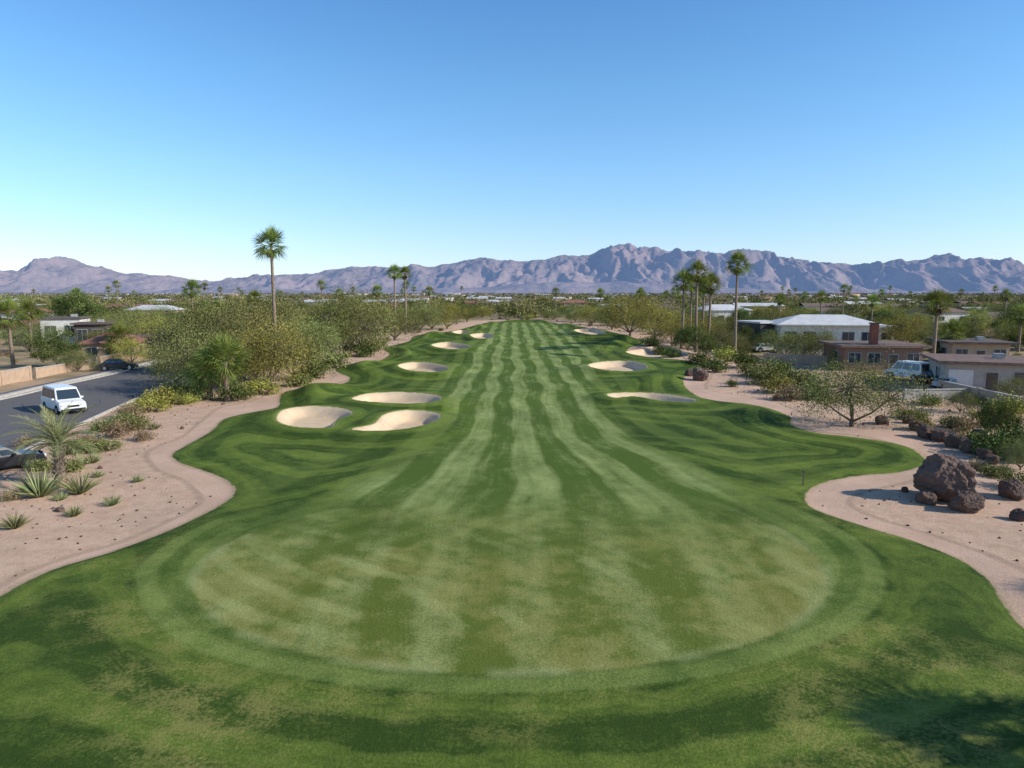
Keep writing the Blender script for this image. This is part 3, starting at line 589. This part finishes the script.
# ------------------------------------------------------------ vehicles
def paint(name,c): return NT(name).pbr(c,0.25,spec=0.6)
pw=paint('white_paint',(0.78,0.78,0.77)); pk=paint('black_paint',(0.02,0.02,0.025)); ps=paint('silver_paint',(0.42,0.43,0.45))
tyre=simple('tyre_rubber',(0.02,0.02,0.02)); hub=NT('alloy').pbr((0.5,0.5,0.5),0.35,metal=0.8); lamp=NT('lamp_lens').pbr((0.7,0.7,0.65),0.15); red=NT('tail_lens').pbr((0.4,0.02,0.02),0.2)
def vehicle(name,px,py,rot,mat,kind='van'):
    x,y=G(px,py); f=fields(np.array([x]),np.array([y])); z=-0.02 if f['dr'][0]>0 else f['h'][0]; zones.append((x,y,4))
    e=empty(name,(x,y,z),rot)
    if kind=='van': L,W,zb,zr,bl=5.0,1.95,1.05,2.1,[(-2.5,0.35),(-2.5,1.0),(-2.42,1.15),(1.55,1.15),(2.3,1.0),(2.5,0.75),(2.5,0.35)]; cab=[(-2.42,1.15),(-2.25,2.05),(-1.9,2.12),(0.9,2.1),(1.6,1.15)]
    else: L,W,zb,zr,bl=4.5,1.8,0.8,1.45,[(-2.25,0.3),(-2.25,0.75),(-2.1,0.9),(1.2,0.9),(2.05,0.78),(2.25,0.6),(2.25,0.3)]; cab=[(-1.75,0.9),(-1.2,1.4),(-0.9,1.45),(0.35,1.42),(1.15,0.9)]
    def ext(nm,pr,w0,w1,mt,bev):
        bm=bmesh.new(); zmin=min(p_[1] for p_ in pr); zmax=max(p_[1] for p_ in pr); rings=[]
        for sg in (-1,1):
            rings.append([bm.verts.new((a,sg*(w0+(w1-w0)*(b-zmin)/(zmax-zmin))/2,b)) for a,b in pr])
        n=len(pr); bm.faces.new(rings[0][::1]); bm.faces.new(rings[1][::-1])
        for i in range(n): bm.faces.new((rings[0][i],rings[1][i],rings[1][(i+1)%n],rings[0][(i+1)%n]))
        bmesh.ops.recalc_face_normals(bm,faces=bm.faces[:])
        if bev: bmesh.ops.bevel(bm,geom=bm.edges[:],offset=bev,segments=2,affect='EDGES')
        m=bpy.data.meshes.new(nm); bm.to_mesh(m); bm.free(); m.materials.append(mt); return addobj(nm,m,parent=e)
    ext('body',bl,W,W,mat,0.06); ext('cabin',cab,W-0.05,W-0.35,mat,0.04)
    z0=cab[0][1]; z1=max(c[1] for c in cab)
    def wx(z_,front):
        a,b=(cab[-1],cab[-2]) if front else (cab[0],cab[1]); k=(z_-a[1])/(b[1]-a[1]); return a[0]+(b[0]-a[0])*k
    zl,zh=z0+0.08,z1-0.16
    def yw(z_): return (W-0.05+(-0.30)*(z_-z0)/(z1-z0))/2+0.012
    xa,xb=wx(zl,False)+0.15,wx(zl,True)-0.18; xc,xd=wx(zh,False)+0.12,wx(zh,True)-0.08
    for sg in (-1,1):
        for k in range(3):
            u0,u1=k/3+0.015,(k+1)/3-0.015
            V=[(xa+(xb-xa)*u0,sg*yw(zl),zl),(xa+(xb-xa)*u1,sg*yw(zl),zl),(xc+(xd-xc)*u1,sg*yw(zh),zh),(xc+(xd-xc)*u0,sg*yw(zh),zh)]
            poly('side_window_%d_%d'%(k,sg+1),V,[(0,1,2,3)],glass,e)
    for nm,fr in (('windscreen',True),('rear_window',False)):
        s=0.03 if fr else -0.03
        V=[(wx(zl,fr)+s,-yw(zl)+0.12,zl),(wx(zl,fr)+s,yw(zl)-0.12,zl),(wx(zh,fr)+s,yw(zh)-0.1,zh),(wx(zh,fr)+s,-yw(zh)+0.1,zh)]
        poly(nm,V,[(0,1,2,3)],glass,e)
    box('grille',(L/2+0.005,0,0.72),(0.05,W*0.45,0.16),tyre,e,0.01)
    for i,(wx_,sy) in enumerate([(-L*0.31,-1),(L*0.31,-1),(-L*0.31,1),(L*0.31,1)]):
        for nm,rr,th,mt in (('wheel_arch_%d'%(i+1),0.42,0.03,tyre),('wheel_%d'%(i+1),0.34,0.24,tyre),('hub_%d'%(i+1),0.2,0.27,hub)):
            bm=bmesh.new(); bmesh.ops.create_cone(bm,cap_ends=True,segments=24,radius1=rr,radius2=rr,depth=th)
            m=bpy.data.meshes.new(nm); bm.to_mesh(m); bm.free(); m.materials.append(mt)
            o=addobj(nm,m,(wx_,sy*(W/2-(0.0 if th<0.1 else 0.1)),0.34 if th>0.1 else 0.38),0,(1,1,1),e); o.rotation_euler=(math.pi/2,0,0)
    for sy in (-1,1):
        box('headlight_%d'%sy,(L/2-0.02,sy*W*0.36,0.68 if kind!='van' else 0.8),(0.1,0.34,0.16),lamp,e,0.02); box('taillight_%d'%sy,(-L/2+0.0,sy*W*0.4,0.7 if kind!='van' else 0.95),(0.08,0.2,0.25),red,e,0.02)
        box('mirror_%d'%sy,(wx(zl,True)-0.35,sy*(W/2+0.1),z0+0.1),(0.16,0.2,0.14),mat,e,0.03)
    box('front_bumper',(L/2,0,0.42),(0.12,W*0.92,0.2),tyre,e,0.03); box('rear_bumper',(-L/2,0,0.42),(0.12,W*0.92,0.2),tyre,e,0.03)
vehicle('parked_van',64,411,-0.72,pw,'van')
vehicle('parked_car',-4,470,0.9,pk,'car')
vehicle('parked_van',908,380,1.9,pw,'van')
vehicle('parked_car',940,384,0.1,pk,'car'); vehicle('parked_car',955,391,0.2,ps,'car'); vehicle('parked_car',765,352,0.2,pw,'car')
vehicle('parked_car',118,370,0.4,pk,'car')
x,y=G(803,487); e=empty('yardage_marker',(x,y,gh(x,y))); box('post',(0,0,0.35),(0.05,0.05,0.7),bark,e); box('cap',(0,0,0.74),(0.13,0.13,0.09),darkw,e,0.02)
# ------------------------------------------------------------ scattered vegetation (town side)
rs=np.random.default_rng(99); cand_x=rs.uniform(-230,260,5200); cand_y=62+ (rs.uniform(0,1,5200)**1.3)*260
ff=fields(cand_x,cand_y); n_t=0;n_b=0
occ=[]
for i in range(len(cand_x)):
    x,y=cand_x[i],cand_y[i]
    if abs(x)>0.85*y+12: continue
    d=ff['dg'][i]
    if d>-3.5 or ff['dr'][i]>-2.5 or ff['dp'][i]>-0.5: continue
    if any((x-a)**2+(y-b)**2<r*r for a,b,r in zones): continue
    if y<100 and rs.uniform()<0.68: continue
    zz=float(ff['h'][i])-0.03
    tree_ok = d<-9 and (y>110 or rs.uniform()<0.35)
    if x<-25 and y<118 and x<-0.42*y: tree_ok=False
    if x>25 and y<118 and x>0.33*y: tree_ok=False
    if tree_ok and rs.uniform()<0.6 and n_t<560:
        if any((x-a)**2+(y-b)**2<20 for a,b in occ): continue
        occ.append((x,y)); k=rs.choice(['m','p','d','m']); nm,T,bh=kinds[k]
        s=rs.uniform(0.5,1.2)*(1.0 if y>120 else 0.7); addobj(nm,T[rs.integers(len(T))],(x,y,zz),rs.uniform(0,6.28),(s*1.05,s*1.05,s*rs.uniform(0.8,1.1))); n_t+=1
    elif n_b<600:
        B=[B_m,B_d,B_b,B_m][rs.integers(4)]; s=rs.uniform(0.3,0.95); addobj('desert_shrub',B[rs.integers(len(B))],(x,y,zz),rs.uniform(0,6.28),s); n_b+=1
print('TREES',n_t,'BUSHES',n_b)
def stones():
    ico=bmesh.new(); bmesh.ops.create_icosphere(ico,subdivisions=1,radius=1); V0=np.array([v.co[:] for v in ico.verts]); F0=np.array([[v.index for v in f.verts] for f in ico.faces]); ico.free()
    r=np.random.default_rng(3); X=r.uniform(-40,55,4200); Y=r.uniform(22,75,4200); f=fields(X,Y); Vs=[];Fs=[];n=0
    for i in range(len(X)):
        if f['dg'][i]>-0.4 or f['dr'][i]>-0.5 or (f['dp'][i]>-0.2 and r.uniform()<0.95): continue
        s=r.uniform(0.02,0.07)*(1+2*(r.uniform()<0.04))
        v=V0*(1+r.normal(size=(len(V0),1))*0.12)*s*r.uniform(0.6,1.3,3)+[X[i],Y[i],f['h'][i]+s*0.2]
        Vs.append(v); Fs.append(F0+n); n+=len(V0)
    m=bpy.data.meshes.new('loose_stones'); m.from_pydata(np.vstack(Vs).tolist(),[],np.vstack(Fs).tolist()); m.materials.append(rock); m.update(); return m
addobj('loose_stones',stones())
def far_trees():
    q=QM(); r=np.random.default_rng(5)
    for lo,hi,num,nl,ls in ((250,520,1000,170,0.36),(520,1100,1600,70,0.7),(1100,4200,3400,22,1.6)):
        y=lo+(hi-lo)*r.uniform(0,1,num)**0.9; x=r.uniform(-0.95,0.95,num)*y
        for a,b in zip(x,y):
            h=r.uniform(3.0,7.2); w=h*r.uniform(0.9,1.6); tone=r.uniform(0.1,0.75)
            nc=7; cs=np.stack([r.normal(size=nc)*w*0.26,r.normal(size=nc)*w*0.26,h*r.uniform(0.35,0.85,nc)],-1)
            idx=r.integers(0,nc,nl); C=cs[idx]+r.normal(size=(nl,3))*np.array([w*.14,w*.14,h*.12]); C[:,2]=np.maximum(C[:,2],0.2)
            C[:,0]+=a; C[:,1]+=b
            q.leaves(C,ls,r,1,0.7,np.clip(tone+(r.uniform(-.2,.2,nc))[idx]+r.normal(size=nl)*0.1,0,1))
            if b<520: q.tube([(a,b,-0.2),(a,b,h*0.55)],[0.16,0.09],0,4)
    return q
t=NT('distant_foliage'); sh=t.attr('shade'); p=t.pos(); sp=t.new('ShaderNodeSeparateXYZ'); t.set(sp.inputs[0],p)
c=t.mix(sh,(0.080,0.092,0.033),(0.31,0.285,0.11)); c=t.mix(t.ss(sp.outputs[1],200,3500,0,0.85),c,(0.23,0.25,0.29))  # leaf colour fades to blue-grey with distance: haze mixed into the colour
d_=t.new('ShaderNodeBsdfDiffuse'); t.set(d_.inputs[0],c); t.t.links.new(d_.outputs[0],t.out.inputs[0]); farleaf=t.m
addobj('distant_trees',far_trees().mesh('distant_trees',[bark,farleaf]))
q=QM(); r=np.random.default_rng(12)
for i in range(430):
    y=260+3600*r.uniform()**1.3; x=r.uniform(-0.9,0.9)*y
    if abs(x)<45 and y<400: continue
    w,d,h=r.uniform(9,20),r.uniform(8,12),r.uniform(3.0,4.6)
    if r.uniform()<0.08 and y>1500: w*=3; h*=1.6
    V=[(-w/2,-d/2,0),(w/2,-d/2,0),(w/2,d/2,0),(-w/2,d/2,0),(-w/2,-d/2,h),(w/2,-d/2,h),(w/2,d/2,h),(-w/2,d/2,h)]
    V=np.array(V)+[x,y,0]; m=int(r.uniform()<0.6)
    q.add(V,[[0,1,5,4],[1,2,6,5],[2,3,7,6],[3,0,4,7]],m,0.5)
    R=np.array([(-w/2-.4,-d/2-.4,h),(w/2+.4,-d/2-.4,h),(w/2+.4,d/2+.4,h),(-w/2-.4,d/2+.4,h),(-w/2,0,h+1.2),(w/2,0,h+1.2)])+[x,y,0]
    q.add(R,[[0,1,5,4],[2,3,4,5]],2+int(r.choice([0,1,1,2,2])),0.5)
addobj('distant_town',q.mesh('distant_town',[white,tan,terra,roofw,roofb]))
PP=[make_fan_palm(300+i,H,1.15,nf=26,ndead=8) for i,H in enumerate((8,11,14))]
q_y=rs.uniform(200,620,85)
for y in q_y:
    x=rs.uniform(-0.8,0.8)*y
    if abs(x)<38: continue
    addobj('fan_palm_tree',PP[rs.integers(3)],(x,y,0),rs.uniform(0,6),rs.uniform(0.65,0.95))
# ------------------------------------------------------------ light
az=Vector((1,-0.28,0)).normalized(); EL=math.radians(29)
sv=Vector((az.x*math.cos(EL),az.y*math.cos(EL),math.sin(EL)))
sun=bpy.data.lights.new('sun','SUN'); sun.energy=5.0; sun.angle=math.radians(0.5); sun.color=(1.0,0.95,0.86)
so=bpy.data.objects.new('sun',sun); scene.collection.objects.link(so); so.rotation_euler=sv.to_track_quat('Z','Y').to_euler(); so.location=(40,-10,40)
wd=bpy.data.worlds.new('World'); scene.world=wd; wd.use_nodes=True; nt=wd.node_tree; nt.nodes.clear()
sky=nt.nodes.new('ShaderNodeTexSky'); sky.sky_type='NISHITA'; sky.sun_disc=False; sky.sun_elevation=EL; sky.sun_rotation=math.atan2(sv.x,sv.y)
sky.air_density=1.0; sky.dust_density=0.3; sky.ozone_density=1.5; sky.altitude=300
tc=nt.nodes.new('ShaderNodeTexCoord'); sx=nt.nodes.new('ShaderNodeSeparateXYZ'); nt.links.new(tc.outputs['Generated'],sx.inputs[0])
cr=nt.nodes.new('ShaderNodeValToRGB'); nt.links.new(sx.outputs[2],cr.inputs[0])
el=cr.color_ramp.elements; el[0].position=0.0; el[0].color=(0.90,1.02,1.42,1); el[1].position=0.55; el[1].color=(0.50,0.74,1.0,1)
for po,co in ((0.07,(0.90,1.07,1.40)),(0.16,(0.86,1.16,1.42)),(0.27,(0.76,1.17,1.44)),(0.37,(0.66,1.10,1.46))):
    e2=el.new(po); e2.color=(*co,1)
mx=nt.nodes.new('ShaderNodeMix'); mx.data_type='RGBA'; mx.blend_type='MULTIPLY'; mx.inputs[0].default_value=1
nt.links.new(sky.outputs[0],mx.inputs[6]); nt.links.new(cr.outputs[0],mx.inputs[7])
bg=nt.nodes.new('ShaderNodeBackground'); bg.inputs[1].default_value=0.138; o=nt.nodes.new('ShaderNodeOutputWorld')
nt.links.new(mx.outputs[2],bg.inputs[0]); nt.links.new(bg.outputs[0],o.inputs[0])
